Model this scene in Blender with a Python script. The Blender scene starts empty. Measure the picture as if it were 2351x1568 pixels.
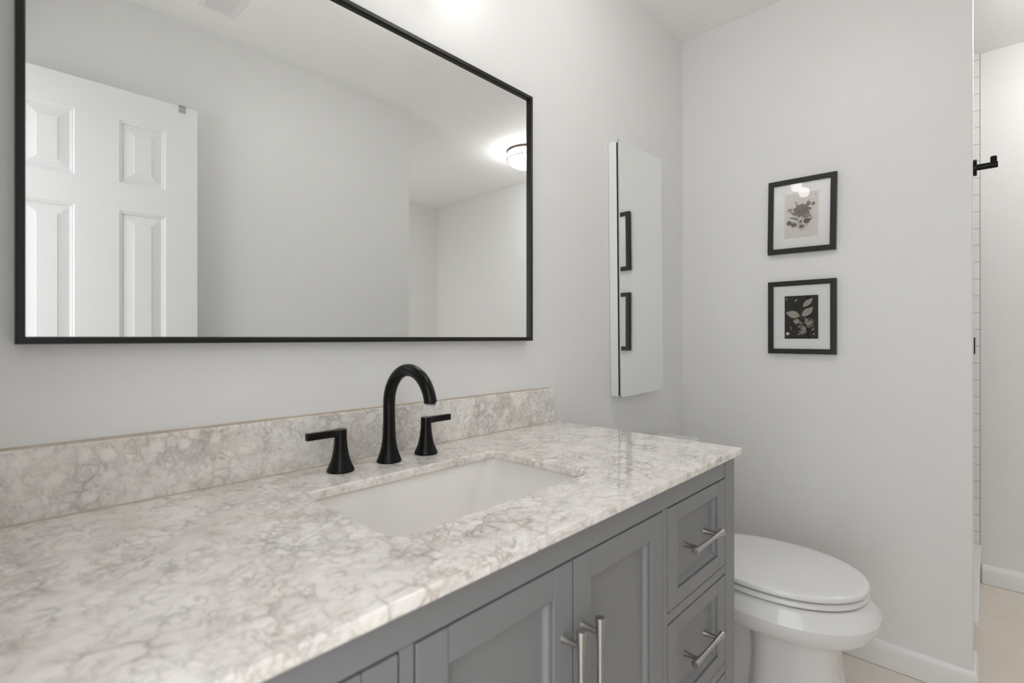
import bpy, bmesh, math, random
from mathutils import Vector, Matrix

C = bpy.context.scene.collection
SC = bpy.context.scene
H = 1.1255            # eye height above the floor
R = math.radians

# ------------------------------------------------------------------ camera
cam_d = bpy.data.cameras.new('camera')
cam = bpy.data.objects.new('camera', cam_d)
C.objects.link(cam)
cam.location = (0, 0, H)
cam.rotation_euler = (R(90), 0, R(-46.586))
cam_d.sensor_width = 36.0
cam_d.lens = 17.682
cam_d.shift_y = -9.0 / 2351.0
cam_d.clip_start = 0.02
cam_d.dof.use_dof = True
cam_d.dof.focus_distance = 1.55
cam_d.dof.aperture_fstop = 3.6
SC.camera = cam

# ------------------------------------------------------------------ world (daylight arriving through the doorway)
w = bpy.data.worlds.new('world')
SC.world = w
w.use_nodes = True
bg = w.node_tree.nodes['Background']
bg.inputs['Color'].default_value = (0.985, 0.995, 1.0, 1)
bg.inputs['Strength'].default_value = 1.2

# ------------------------------------------------------------------ exposure
SC.view_settings.view_transform = 'Standard'
SC.view_settings.look = 'None'
SC.view_settings.gamma = 1.0
SC.view_settings.use_curve_mapping = False
SC.view_settings.exposure = 1.22
try:
    SC.cycles.use_denoising = True
    SC.cycles.diffuse_bounces = 8
    SC.cycles.glossy_bounces = 6
    SC.cycles.max_bounces = 14
except Exception:
    pass
GLOBE = 4.4
FILL_LAMP = 6.9  # strength of the added fill light over the vanity
CEIL_LAMP = 12.5

# ------------------------------------------------------------------ materials
def new_mat(name):
    m = bpy.data.materials.new(name)
    m.use_nodes = True
    return m, m.node_tree, m.node_tree.nodes['Principled BSDF']

def N(nt, typ, **kw):
    n = nt.nodes.new(typ)
    for k, v in kw.items():
        if k.startswith('i_'):
            n.inputs[k[2:].replace('_', ' ')].default_value = v
        else:
            setattr(n, k, v)
    return n

def ramp(nt, src, stops):
    r = nt.nodes.new('ShaderNodeValToRGB')
    el = r.color_ramp.elements
    while len(el) < len(stops):
        el.new(0.5)
    for e, (p, c) in zip(el, stops):
        e.position = p
        e.color = (c, c, c, 1) if not isinstance(c, tuple) else (*c, 1)
    nt.links.new(src, r.inputs[0])
    return r.outputs[0]

def mixc(nt, fac, a, b):
    m = nt.nodes.new('ShaderNodeMix')
    m.data_type = 'RGBA'
    for sock, v in ((0, fac), (6, a), (7, b)):
        if hasattr(v, 'links') or hasattr(v, 'is_linked'):
            nt.links.new(v, m.inputs[sock])
        else:
            m.inputs[sock].default_value = v if not isinstance(v, tuple) else (*v, 1)
    return m.outputs[2]

def math_(nt, op, a, b=None):
    m = nt.nodes.new('ShaderNodeMath')
    m.operation = op
    for i, v in enumerate((a, b)):
        if v is None:
            continue
        if hasattr(v, 'is_linked'):
            nt.links.new(v, m.inputs[i])
        else:
            m.inputs[i].default_value = v
    return m.outputs[0]

def simple(name, col, rough=0.5, metal=0.0, spec=0.5, bump=None, coat=0.0, emis=None):
    """plain procedural surface: faint noise variation in colour plus optional fine bump"""
    m, nt, b = new_mat(name)
    tc = N(nt, 'ShaderNodeTexCoord')
    no = N(nt, 'ShaderNodeTexNoise', i_Scale=14.0, i_Detail=4.0)
    nt.links.new(tc.outputs['Object'], no.inputs['Vector'])
    v = ramp(nt, no.outputs['Fac'], [(0.3, tuple(c * 0.992 for c in col)), (0.7, tuple(min(1, c * 1.005) for c in col))])
    nt.links.new(v, b.inputs['Base Color'])
    b.inputs['Roughness'].default_value = rough
    b.inputs['Metallic'].default_value = metal
    b.inputs['Specular IOR Level'].default_value = spec
    b.inputs['Coat Weight'].default_value = coat
    if bump:
        n2 = N(nt, 'ShaderNodeTexNoise', i_Scale=bump[0], i_Detail=3.0)
        nt.links.new(tc.outputs['Object'], n2.inputs['Vector'])
        bp = N(nt, 'ShaderNodeBump', i_Strength=bump[1], i_Distance=bump[2])
        nt.links.new(n2.outputs['Fac'], bp.inputs['Height'])
        nt.links.new(bp.outputs['Normal'], b.inputs['Normal'])
    if emis:
        b.inputs['Emission Color'].default_value = (*emis[0], 1)
        b.inputs['Emission Strength'].default_value = emis[1]
    return m

M = {}
M['wall'] = simple('wall_paint', (0.745, 0.745, 0.735), 0.45, bump=(110, 0.10, 0.002))
M['ceiling'] = simple('ceiling_paint', (0.90, 0.90, 0.89), 0.7, bump=(90, 0.08, 0.002))
M['trim'] = simple('trim_paint', (0.78, 0.78, 0.775), 0.3)
M['door'] = simple('door_paint', (0.72, 0.722, 0.728), 0.4, bump=(90, 0.08, 0.002))
M['black'] = simple('matte_black_metal', (0.004, 0.0037, 0.0034), 0.27, metal=0.0, spec=0.20)
M['frame_black'] = simple('mirror_frame_black', (0.009, 0.008, 0.007), 0.35, spec=0.35)
M['pic_black'] = simple('picture_frame_black', (0.010, 0.009, 0.0085), 0.38, spec=0.5)
M['cab'] = simple('cabinet_grey_paint', (0.195, 0.198, 0.203), 0.34, spec=0.5)
M['cab_dark'] = simple('cabinet_inner_shade', (0.02, 0.02, 0.02), 0.8)
M['porcelain'] = simple('white_porcelain', (0.72, 0.72, 0.715), 0.08, spec=0.55)
M['seat'] = simple('toilet_seat_plastic', (0.74, 0.74, 0.73), 0.18, spec=0.5)
M['sink'] = simple('sink_porcelain', (0.78, 0.76, 0.725), 0.15, spec=0.4)
M['white_metal'] = simple('white_enamel', (0.82, 0.82, 0.815), 0.3)
M['mat'] = simple('mat_board', (0.94, 0.94, 0.94), 0.9, bump=(300, 0.05, 0.001))
M['caulk'] = simple('caulk', (0.50, 0.43, 0.34), 0.6)
M['grey_metal'] = simple('grey_metal', (0.35, 0.35, 0.34), 0.5)
M['dark'] = simple('dark_gap', (0.03, 0.03, 0.028), 0.8)
M['duct'] = simple('duct_dark', (0.10, 0.075, 0.06), 0.8)
M['bronze'] = simple('bronze_metal', (0.09, 0.065, 0.05), 0.4, metal=0.7)
M['glow'] = simple('frosted_shade_lit', (0.9, 0.9, 0.88), 0.4, emis=((1.0, 0.98, 0.95), GLOBE))
M['glow2'] = simple('ceiling_bowl_lit', (0.9, 0.9, 0.9), 0.4, emis=((1.0, 0.99, 0.98), CEIL_LAMP))
M['glow_fill'] = simple('fill_bowl_lit', (0.9, 0.9, 0.9), 0.4, emis=((1.0, 0.99, 0.975), FILL_LAMP))

# brushed nickel
m, nt, b = new_mat('brushed_nickel')
tc = N(nt, 'ShaderNodeTexCoord')
no = N(nt, 'ShaderNodeTexNoise', i_Scale=400.0, i_Detail=2.0)
nt.links.new(tc.outputs['Object'], no.inputs['Vector'])
nt.links.new(ramp(nt, no.outputs['Fac'], [(0.3, (0.40, 0.39, 0.375)), (0.7, (0.47, 0.46, 0.445))]), b.inputs['Base Color'])
b.inputs['Metallic'].default_value = 1.0
b.inputs['Roughness'].default_value = 0.25
M['nickel'] = m

# silvered mirror
m, nt, b = new_mat('mirror_silver')
tc = N(nt, 'ShaderNodeTexCoord')
no = N(nt, 'ShaderNodeTexNoise', i_Scale=3.0)
nt.links.new(tc.outputs['Object'], no.inputs['Vector'])
nt.links.new(ramp(nt, no.outputs['Fac'], [(0.3, (0.90, 0.91, 0.905)), (0.7, (0.915, 0.925, 0.92))]), b.inputs['Base Color'])
b.inputs['Metallic'].default_value = 1.0
b.inputs['Roughness'].default_value = 0.0
M['mirror'] = m

# clear picture glass: see-through with a fresnel reflection
m, nt, b = new_mat('picture_glass')
out = nt.nodes['Material Output']
tr = N(nt, 'ShaderNodeBsdfTransparent')
gl = N(nt, 'ShaderNodeBsdfGlossy')
gl.inputs['Roughness'].default_value = 0.0
fr = N(nt, 'ShaderNodeFresnel')
fr.inputs['IOR'].default_value = 1.5
mx = N(nt, 'ShaderNodeMixShader')
nt.links.new(fr.outputs[0], mx.inputs[0])
nt.links.new(tr.outputs[0], mx.inputs[1])
nt.links.new(gl.outputs[0], mx.inputs[2])
nt.links.new(mx.outputs[0], out.inputs['Surface'])
M['glass'] = m


def marble(name, s1, s2, base, vein, tint, amount, blotch, scratch=False, dense=False):
    m, nt, b = new_mat(name)
    tc = N(nt, 'ShaderNodeTexCoord')
    co = tc.outputs['Object']
    def warp(scale, amp, src):
        n = N(nt, 'ShaderNodeTexNoise', i_Scale=scale, i_Detail=4.0, i_Roughness=0.6)
        nt.links.new(src, n.inputs['Vector'])
        s = N(nt, 'ShaderNodeVectorMath', operation='SUBTRACT')
        nt.links.new(n.outputs['Color'], s.inputs[0])
        s.inputs[1].default_value = (0.5, 0.5, 0.5)
        k = N(nt, 'ShaderNodeVectorMath', operation='SCALE')
        nt.links.new(s.outputs[0], k.inputs[0])
        k.inputs['Scale'].default_value = amp
        a = N(nt, 'ShaderNodeVectorMath', operation='ADD')
        nt.links.new(src, a.inputs[0])
        nt.links.new(k.outputs[0], a.inputs[1])
        return a.outputs[0]
    c1 = warp(7.0, 0.045, co)
    c2 = warp(38.0, 0.011, c1)
    c3 = warp(110.0, 0.0035, c2)
    def noise(scale, lo, hi, src=co, det=5.0, rough=0.6):
        n = N(nt, 'ShaderNodeTexNoise', i_Scale=scale, i_Detail=det, i_Roughness=rough)
        nt.links.new(src, n.inputs['Vector'])
        return ramp(nt, n.outputs['Fac'], [(lo, 0.0), (hi, 1.0)])
    def cells(scale, width, src):
        v = N(nt, 'ShaderNodeTexVoronoi', feature='DISTANCE_TO_EDGE', i_Scale=scale)
        nt.links.new(src, v.inputs['Vector'])
        return ramp(nt, v.outputs['Distance'], [(0.0, 1.0), (width * 0.3, 0.5), (width, 0.0)])
    def ridge(scale, width, src, det=3.0):
        n = N(nt, 'ShaderNodeTexNoise', i_Scale=scale, i_Detail=det, i_Roughness=0.55)
        nt.links.new(src, n.inputs['Vector'])
        d = math_(nt, 'ABSOLUTE', math_(nt, 'SUBTRACT', n.outputs['Fac'], 0.5))
        return ramp(nt, d, [(0.0, 1.0), (width * 0.35, 0.5), (width, 0.0)])
    lo = 0.38 if dense else 0.48
    v1 = math_(nt, 'MULTIPLY', cells(s1, 0.26 if dense else 0.13, c3), noise(11.0, lo, 0.64))
    v2 = math_(nt, 'MULTIPLY', cells(s2, 0.34 if dense else 0.20, c3), noise(19.0, lo, 0.64))
    v3 = math_(nt, 'MULTIPLY', ridge(15.0, 0.035, c1), noise(13.0, 0.42, 0.62, c1))
    v4 = math_(nt, 'MULTIPLY', ridge(34.0, 0.06, c1), noise(8.0, 0.44, 0.62))
    bl = noise(17.0, 0.42, 0.74, c1, 8.0, 0.66)
    bl2 = math_(nt, 'MULTIPLY', noise(75.0, 0.50, 0.72, c1, 5.0), noise(9.0, 0.42, 0.64, c1))
    tot = math_(nt, 'MAXIMUM', v1, math_(nt, 'MULTIPLY', v2, 0.8))
    tot = math_(nt, 'MAXIMUM', tot, math_(nt, 'MULTIPLY', math_(nt, 'MAXIMUM', v3, v4), 0.85))
    tot = math_(nt, 'MULTIPLY', tot, amount)
    soft = math_(nt, 'MULTIPLY', bl, blotch)
    tintm = noise(14.0, 0.42, 0.58)
    vcol = mixc(nt, tintm, vein, tint)
    col = mixc(nt, soft, base, tuple(0.5 * (x + y) * 1.25 for x, y in zip(vein, tint)))
    col = mixc(nt, math_(nt, 'MULTIPLY', bl2, amount * 0.6), col, vcol)
    col = mixc(nt, tot, col, vcol)
    if dense:
        vo = N(nt, 'ShaderNodeTexVoronoi', feature='F1', i_Scale=34.0)
        nt.links.new(c1, vo.inputs['Vector'])
        clast = ramp(nt, vo.outputs['Distance'], [(0.22, 1.0), (0.42, 0.0)])
        rnd = N(nt, 'ShaderNodeSeparateColor')
        nt.links.new(vo.outputs['Color'], rnd.inputs[0])
        pick = math_(nt, 'GREATER_THAN', rnd.outputs[0], 0.45)
        col = mixc(nt, math_(nt, 'MULTIPLY', math_(nt, 'MULTIPLY', clast, pick), 0.75), col, (0.82, 0.80, 0.75))
        spk = noise(150.0, 0.60, 0.72, co, 3.0, 0.5)
        col = mixc(nt, math_(nt, 'MULTIPLY', spk, math_(nt, 'MULTIPLY', noise(10.0, 0.42, 0.60), 0.45)), col, (0.20, 0.175, 0.165))
    if scratch:                       # a pale scuff on the stone, left of the basin
        sep = N(nt, 'ShaderNodeSeparateXYZ')
        nt.links.new(co, sep.inputs[0])
        # signed distance from a short straight segment on the counter plane
        ax, ay, bx, by = scratch
        L = math.hypot(bx - ax, by - ay); ux, uy = (bx - ax) / L, (by - ay) / L
        dx = math_(nt, 'SUBTRACT', sep.outputs[0], ax); dy = math_(nt, 'SUBTRACT', sep.outputs[1], ay)
        along = math_(nt, 'ADD', math_(nt, 'MULTIPLY', dx, ux), math_(nt, 'MULTIPLY', dy, uy))
        across = math_(nt, 'ABSOLUTE', math_(nt, 'ADD', math_(nt, 'MULTIPLY', dx, -uy), math_(nt, 'MULTIPLY', dy, ux)))
        inside = math_(nt, 'MULTIPLY', math_(nt, 'GREATER_THAN', along, 0.0), math_(nt, 'LESS_THAN', along, L))
        line = math_(nt, 'MULTIPLY', math_(nt, 'LESS_THAN', across, 0.0009), inside)
        col = mixc(nt, math_(nt, 'MULTIPLY', line, 0.9), col, (0.98, 0.98, 0.97))
    nt.links.new(col, b.inputs['Base Color'])
    b.inputs['Roughness'].default_value = 0.06
    b.inputs['Specular IOR Level'].default_value = 0.5
    return m

M['marble'] = marble('marble_counter', 30.0, 62.0, (0.87, 0.835, 0.80), (0.19, 0.165, 0.16), (0.32, 0.262, 0.205), 0.76, 0.32,
                     scratch=(0.2535, 0.6174, 0.352, 0.6716))
M['marble_back'] = marble('marble_backsplash', 46.0, 85.0, (0.84, 0.82, 0.77), (0.22, 0.19, 0.185), (0.32, 0.265, 0.23), 0.64, 0.45, dense=True)

# beige floor with hairline veins
m, nt, b = new_mat('floor_beige')
tc = N(nt, 'ShaderNodeTexCoord')
n1 = N(nt, 'ShaderNodeTexNoise', i_Scale=5.0, i_Detail=6.0)
nt.links.new(tc.outputs['Object'], n1.inputs['Vector'])
base = ramp(nt, n1.outputs['Fac'], [(0.3, (0.73, 0.65, 0.575)), (0.7, (0.78, 0.715, 0.65))])
add = N(nt, 'ShaderNodeVectorMath', operation='ADD')
sc_ = N(nt, 'ShaderNodeVectorMath', operation='SCALE')
n2 = N(nt, 'ShaderNodeTexNoise', i_Scale=9.0, i_Detail=5.0)
nt.links.new(tc.outputs['Object'], n2.inputs['Vector'])
nt.links.new(n2.outputs['Color'], sc_.inputs[0]); sc_.inputs['Scale'].default_value = 0.35
nt.links.new(tc.outputs['Object'], add.inputs[0]); nt.links.new(sc_.outputs[0], add.inputs[1])
vo = N(nt, 'ShaderNodeTexVoronoi', feature='DISTANCE_TO_EDGE', i_Scale=5.0)
nt.links.new(add.outputs[0], vo.inputs['Vector'])
hair = ramp(nt, vo.outputs['Distance'], [(0.0, 1.0), (0.012, 0.0)])
n3 = N(nt, 'ShaderNodeTexNoise', i_Scale=4.0)
nt.links.new(tc.outputs['Object'], n3.inputs['Vector'])
hm = math_(nt, 'MULTIPLY', hair, ramp(nt, n3.outputs['Fac'], [(0.50, 0.0), (0.64, 0.30)]))
nt.links.new(mixc(nt, hm, base, (0.36, 0.30, 0.25)), b.inputs['Base Color'])
b.inputs['Roughness'].default_value = 0.35
M['floor'] = m

# white subway tile, running bond, on the x = constant shower wall (object y, z)
m, nt, b = new_mat('subway_tile')
tc = N(nt, 'ShaderNodeTexCoord')
mp = N(nt, 'ShaderNodeMapping')
mp.inputs['Rotation'].default_value = (0, R(90), R(90))
sep = N(nt, 'ShaderNodeSeparateXYZ'); cmb = N(nt, 'ShaderNodeCombineXYZ')
nt.links.new(tc.outputs['Object'], sep.inputs[0])
nt.links.new(math_(nt, 'ADD', sep.outputs[1], sep.outputs[0]), cmb.inputs[0]); nt.links.new(sep.outputs[2], cmb.inputs[1])
br = N(nt, 'ShaderNodeTexBrick')
br.inputs['Scale'].default_value = 1.0
br.inputs['Brick Width'].default_value = 0.154
br.inputs['Row Height'].default_value = 0.0775
br.inputs['Mortar Size'].default_value = 0.0016
br.inputs['Color1'].default_value = (0.76, 0.755, 0.74, 1)
br.inputs['Color2'].default_value = (0.72, 0.715, 0.70, 1)
br.inputs['Mortar'].default_value = (0.42, 0.41, 0.40, 1)
nt.links.new(cmb.outputs[0], br.inputs['Vector'])
nt.links.new(br.outputs['Color'], b.inputs['Base Color'])
bp = N(nt, 'ShaderNodeBump', i_Strength=0.4, i_Distance=0.002, invert=True)
nt.links.new(br.outputs['Fac'], bp.inputs['Height'])
nt.links.new(bp.outputs['Normal'], b.inputs['Normal'])
b.inputs['Roughness'].default_value = 0.15
M['tile'] = m

# print inks
M['paper_cream'] = simple('cream_paper', (0.82, 0.785, 0.745), 0.9)
M['paper_dark'] = simple('dark_paper', (0.028, 0.026, 0.022), 0.8)
M['ink_a'] = simple('grey_mauve_ink', (0.33, 0.29, 0.28), 0.9)
M['ink_b'] = simple('dark_grey_ink', (0.22, 0.19, 0.18), 0.9)
M['ink_c'] = simple('pale_grey_ink', (0.44, 0.40, 0.38), 0.9)
M['leaf_a'] = simple('pale_leaf_ink', (0.55, 0.49, 0.42), 0.9)
M['leaf_b'] = simple('tan_leaf_ink', (0.40, 0.33, 0.28), 0.9)
M['leaf_c'] = simple('dark_leaf_ink', (0.10, 0.10, 0.10), 0.9)

# ------------------------------------------------------------------ object helpers
def link(name, me, mat, parent=None, smooth=False, bevel=None, angle=40):
    o = bpy.data.objects.new(name, me)
    C.objects.link(o)
    if mat is not None:
        for mm in (mat if isinstance(mat, (list, tuple)) else [mat]):
            me.materials.append(mm)
    if parent is not None:
        o.parent = parent
        o.matrix_parent_inverse = Matrix()
    if smooth:
        for p in me.polygons:
            p.use_smooth = True
    if bevel:
        bv = o.modifiers.new('bevel', 'BEVEL')
        bv.width = bevel
        bv.segments = 3
        bv.limit_method = 'ANGLE'
        bv.angle_limit = R(angle)
        bv.harden_normals = False
    return o

def obj(name, bm, mat, parent=None, smooth=False, bevel=None):
    me = bpy.data.meshes.new(name)
    bmesh.ops.recalc_face_normals(bm, faces=bm.faces)
    bm.to_mesh(me)
    bm.free()
    return link(name, me, mat, parent, smooth, bevel)

def autosmooth(o, angle=35):
    me = o.data
    bm = bmesh.new(); bm.from_mesh(me)
    for f in bm.faces: f.smooth = True
    for e in bm.edges:
        e.smooth = not (len(e.link_faces) == 2 and e.calc_face_angle(0) > R(angle))
    bm.to_mesh(me); bm.free()
    return o

def thing(name, label, cat, loc=(0, 0, 0), group=None):
    o = bpy.data.objects.new(name, None)
    C.objects.link(o)
    o.location = loc
    o.empty_display_size = 0.05
    tag(o, label, cat, group)
    return o

def tag(o, label, cat, group=None):
    o['label'] = label
    o['category'] = cat
    if group:
        o['group'] = group
    return o

def struct(o, label=None):
    o['kind'] = 'structure'
    return o

def box(bm, x0, x1, y0, y1, z0, z1):
    vs = [bm.verts.new((x, y, z)) for z in (z0, z1) for y in (y0, y1) for x in (x0, x1)]
    for f in ((0, 2, 3, 1), (4, 5, 7, 6), (0, 1, 5, 4), (1, 3, 7, 5), (3, 2, 6, 7), (2, 0, 4, 6)):
        bm.faces.new([vs[i] for i in f])

def boxes(*bb):
    bm = bmesh.new()
    for b_ in bb:
        box(bm, *b_)
    return bm

def loft(bm, loops, cap0=True, cap1=True, closed=True):
    rows = [[bm.verts.new(p) for p in lp] for lp in loops]
    n = len(rows[0])
    for a, b_ in zip(rows, rows[1:]):
        for i in range(n if closed else n - 1):
            j = (i + 1) % n
            bm.faces.new((a[i], a[j], b_[j], b_[i]))
    if cap0: bm.faces.new(rows[0][::-1])
    if cap1: bm.faces.new(rows[-1])
    return rows

def lathe(bm, prof, c=(0, 0, 0), n=40, axis='z', cap0=True, cap1=True):
    """prof: (radius, height) pairs along the axis"""
    loops = []
    for r, h in prof:
        lp = []
        for i in range(n):
            a = 2 * math.pi * i / n
            u, v = r * math.cos(a), r * math.sin(a)
            p = {'z': (u, v, h), 'x': (h, u, v), 'y': (v, h, u)}[axis]
            lp.append((p[0] + c[0], p[1] + c[1], p[2] + c[2]))
        loops.append(lp)
    loft(bm, loops, cap0, cap1)

def tube(bm, pts, rad, n=24, cap=True):
    """sweep a circle along pts; rad is a number or a list"""
    pts = [Vector(p) for p in pts]
    k = len(pts)
    rs = rad if isinstance(rad, (list, tuple)) else [rad] * k
    t0 = (pts[1] - pts[0]).normalized()
    up = Vector((1, 0, 0)) if abs(t0.x) < 0.9 else Vector((0, 0, 1))
    nrm = t0.cross(up).normalized()
    loops = []
    for i, p in enumerate(pts):
        t = (pts[min(i + 1, k - 1)] - pts[max(i - 1, 0)]).normalized()
        nrm = (nrm - t * nrm.dot(t)).normalized()
        bn = t.cross(nrm)
        loops.append([tuple(p + (nrm * math.cos(2 * math.pi * j / n) + bn * math.sin(2 * math.pi * j / n)) * rs[i]) for j in range(n)])
    loft(bm, loops, cap, cap)

def rrect(x0, x1, y0, y1, r, z, n=8):
    pts = []
    for cx, cy, a0 in ((x1 - r, y1 - r, 0), (x0 + r, y1 - r, 90), (x0 + r, y0 + r, 180), (x1 - r, y0 + r, 270)):
        for i in range(n + 1):
            a = R(a0 + 90 * i / n)
            pts.append((cx + r * math.cos(a), cy + r * math.sin(a), z))
    return pts

def egg(xc, yc, hw, af, ab, z, n=72, ef=2.0, eb=2.2):
    """closed outline; af = reach towards -y, ab = reach towards +y"""
    pts = []
    for i in range(n):
        a = 2 * math.pi * i / n
        c, s = math.cos(a), math.sin(a)
        e = eb if s > 0 else ef
        x = hw * math.copysign(abs(c) ** (2 / e), c)
        y = (ab if s > 0 else af) * math.copysign(abs(s) ** (2 / e), s)
        pts.append((xc + x, yc + y, z))
    return pts

def frame_mesh(bm, x0, x1, z0, z1, prof, depth_sign=-1.0, axis='y', mitre=True):
    """rectangular picture-frame loft. prof: (inset, out) closed profile; plane is x/z, out along y"""
    loops = []
    for ins, out in prof:
        loops.append([(x0 + ins, out, z0 + ins), (x1 - ins, out, z0 + ins), (x1 - ins, out, z1 - ins), (x0 + ins, out, z1 - ins)])
    loops.append(loops[0])
    rows = [[bm.verts.new(p) for p in lp] for lp in loops[:-1]]
    rows.append(rows[0])
    for a, b_ in zip(rows, rows[1:]):
        for i in range(4):
            j = (i + 1) % 4
            bm.faces.new((a[i], a[j], b_[j], b_[i]))

# ================================================================== ROOM
YB, XW, XF, YO, YA, XL = 0.982, 2.132, 3.165, -0.487, -2.106, -0.075
ZC = H + 1.3055
XP = 2.292                                     # far face of the partition
YE = 0.0346                                    # free end of the partition
XO = 1.692                                     # corner where the front wall steps back

struct(obj('floor', boxes((-1.6, XF + 0.1, YA - 0.1, YB + 0.1, -0.08, 0.0)), M['floor']))
struct(obj('ceiling', boxes((XL - 0.1, XF + 0.1, YA - 0.1, YB + 0.1, ZC, ZC + 0.08)), M['ceiling']))
struct(obj('wall_back', boxes((XL - 0.1, XF + 0.1, YB, YB + 0.1, 0, ZC)), M['wall']))
struct(obj('wall_right', boxes((XW, XP, YE, YB + 0.02, -0.01, ZC + 0.01)), M['wall'], bevel=0.003))
struct(obj('wall_far', boxes((XF, XF + 0.1, YA - 0.1, YB, 0, ZC)), M['wall']))
struct(obj('wall_front', boxes((XL - 0.1, XO, YO - 0.1, YO, 0, ZC)), M['wall']))
# return wall of the alcove, with an unseen opening added to let world light in
struct(obj('wall_return', boxes((XO - 0.1, XO, -1.45, YO - 0.1, 0, ZC), (XO - 0.1, XO, YA, -2.0, 0, ZC), (XO - 0.1, XO, -2.0, -1.45, 2.04, ZC)), M['wall']))
struct(obj('wall_alcove', boxes((XO - 0.1, XF, YA - 0.1, YA, 0, ZC)), M['wall']))
DY0, DY1, DZ = -0.40, 0.40, 2.06
struct(obj('wall_left', boxes((XL - 0.1, XL, YO, DY0, 0, ZC), (XL - 0.1, XL, DY1, YB, 0, ZC), (XL - 0.1, XL, DY0, DY1, DZ, ZC)), M['wall']))

def base_prof(t, h):
    """outline (out, z) of the rounded-top baseboard"""
    pr = [(0, 0.0015), (t, 0.0015), (t, h * 0.62)]
    for i in range(1, 9):
        a = R(90 * i / 8)
        pr.append((t * 0.25 + t * 0.75 * math.cos(a), h * 0.62 + h * 0.38 * math.sin(a)))
    pr.append((0, h))
    return pr

def baseboard(name, path, closed_corner=None):
    """path: list of (x, y) with outward normals handled by mitred offsets"""
    t, h = 0.014, 0.0865
    bm = bmesh.new()
    loops = []
    k = len(path)
    for i, p in enumerate(path):
        p = Vector(p)
        ns = []
        for a, b_ in ((i - 1, i), (i, i + 1)):
            if a >= 0 and b_ < k:
                d = (Vector(path[b_]) - Vector(path[a])).normalized()
                ns.append(Vector((d.y, -d.x)))
        n_ = sum(ns, Vector((0, 0)))
        n_ = n_ / n_.length_squared * (len(ns) if len(ns) == 1 else 2) if len(ns) > 1 else ns[0]
        loops.append([(p.x + n_.x * o_, p.y + n_.y * o_, z_) for o_, z_ in base_prof(t, h)])
    loft(bm, loops, True, True, True)
    return struct(autosmooth(obj(name, bm, M['trim']), 50))

# outward normal is to the right of the walking direction
baseboard('baseboard_right', [(XP - 0.02, YE), (XW, YE), (XW, YB)][::-1])
baseboard('baseboard_back', [(1.222, YB), (XW - 0.014, YB)])
baseboard('baseboard_far', [(XF, 0.019), (XF, YA)])
baseboard('baseboard_alcove', [(XF - 0.014, YA), (XO, YA)])
baseboard('baseboard_front', [(XO, -1.45), (XO, YO), (XL, YO)])
# shower lining: subway tile on the three inner faces, and the curb at its entrance
TX = XF - 0.010
struct(obj('wall_shower', boxes((TX, XF, 0.0264, YB, 0.0, ZC)), M['tile']))
struct(obj('wall_shower_back', boxes((XP, TX, YB - 0.01, YB, 0, ZC)), M['tile']))
struct(obj('wall_shower_near', boxes((XP, XP + 0.01, 0.045, YB - 0.01, 0, ZC)), M['tile']))
dark_edge = obj('trim_1', boxes((TX - 0.0008, XF, 0.0244, 0.0266, 0.174, ZC)), M['grey_metal'])
struct(dark_edge)
t = thing('shower_curb', 'low white tiled shower curb on the floor past the end of the right wall', 'shower curb', (2.7, 0.07, 0))
def loc_in(o, parent):
    """keep a mesh built in world coordinates in place under a parent Empty"""
    o.location = -parent.location
    return o
loc_in(obj('base', boxes((XP + 0.012, TX, 0.034, 0.135, 0, 0.15)), M['tile'], t, bevel=0.003), t)
loc_in(obj('cap', boxes((XP + 0.012, TX, 0.0234, 0.145, 0.152, 0.174)), M['white_metal'], t, bevel=0.004), t)

# black robe hook on the free end of the right wall
hx, hz = 2.212, H + 0.549
t = thing('robe_hook', 'small black metal robe hook with upturned pin on the end of the right wall', 'hook', (hx, YE, hz))
bm = bmesh.new(); lathe(bm, [(0.024, 0.0), (0.026, -0.001), (0.026, -0.008), (0.025, -0.009)], axis='y')
autosmooth(obj('mounting_plate', bm, M['black'], t))
bm = bmesh.new(); lathe(bm, [(0.0098, -0.006), (0.0098, -0.057), (0.009, -0.058)], axis='y')
autosmooth(obj('post', bm, M['black'], t))
bm = bmesh.new(); lathe(bm, [(0.008, 0.004), (0.008, 0.026), (0.0072, 0.027)], c=(0, -0.048, 0))
autosmooth(obj('pin', bm, M['black'], t))

# black shower valve on the tiled wall
t = thing('shower_valve', 'black metal shower fitting on the white tiled shower wall at eye level', 'shower fitting', (TX, 0.10, H - 0.038))
obj('trim_plate', boxes((-0.010, 0, -0.0575, 0.0575, -0.038, 0.038)), M['black'], t, bevel=0.002)
bm = bmesh.new(); lathe(bm, [(0.02, -0.010), (0.019, -0.045), (0.016, -0.047)], axis='x', n=28)
autosmooth(obj('knob', bm, M['black'], t))
obj('lever', boxes((-0.043, -0.030, -0.006, 0.006, -0.055, 0.0)), M['black'], t, bevel=0.003)

# ================================================================== COUNTER, BACKSPLASH, SINK
ZT = H - 0.2566
TH = 0.017
CX0, CX1, CY0 = -0.0555, 1.2207, 0.4167
SX0, SX1, SY0, SY1, SR = 0.3640, 0.8025, 0.5490, 0.8185, 0.026

def spline(cu, pts):
    s = cu.splines.new('POLY')
    s.points.add(len(pts) - 1)
    for p, q in zip(s.points, pts):
        p.co = (q[0], q[1], 0, 1)
    s.use_cyclic_u = True

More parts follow.
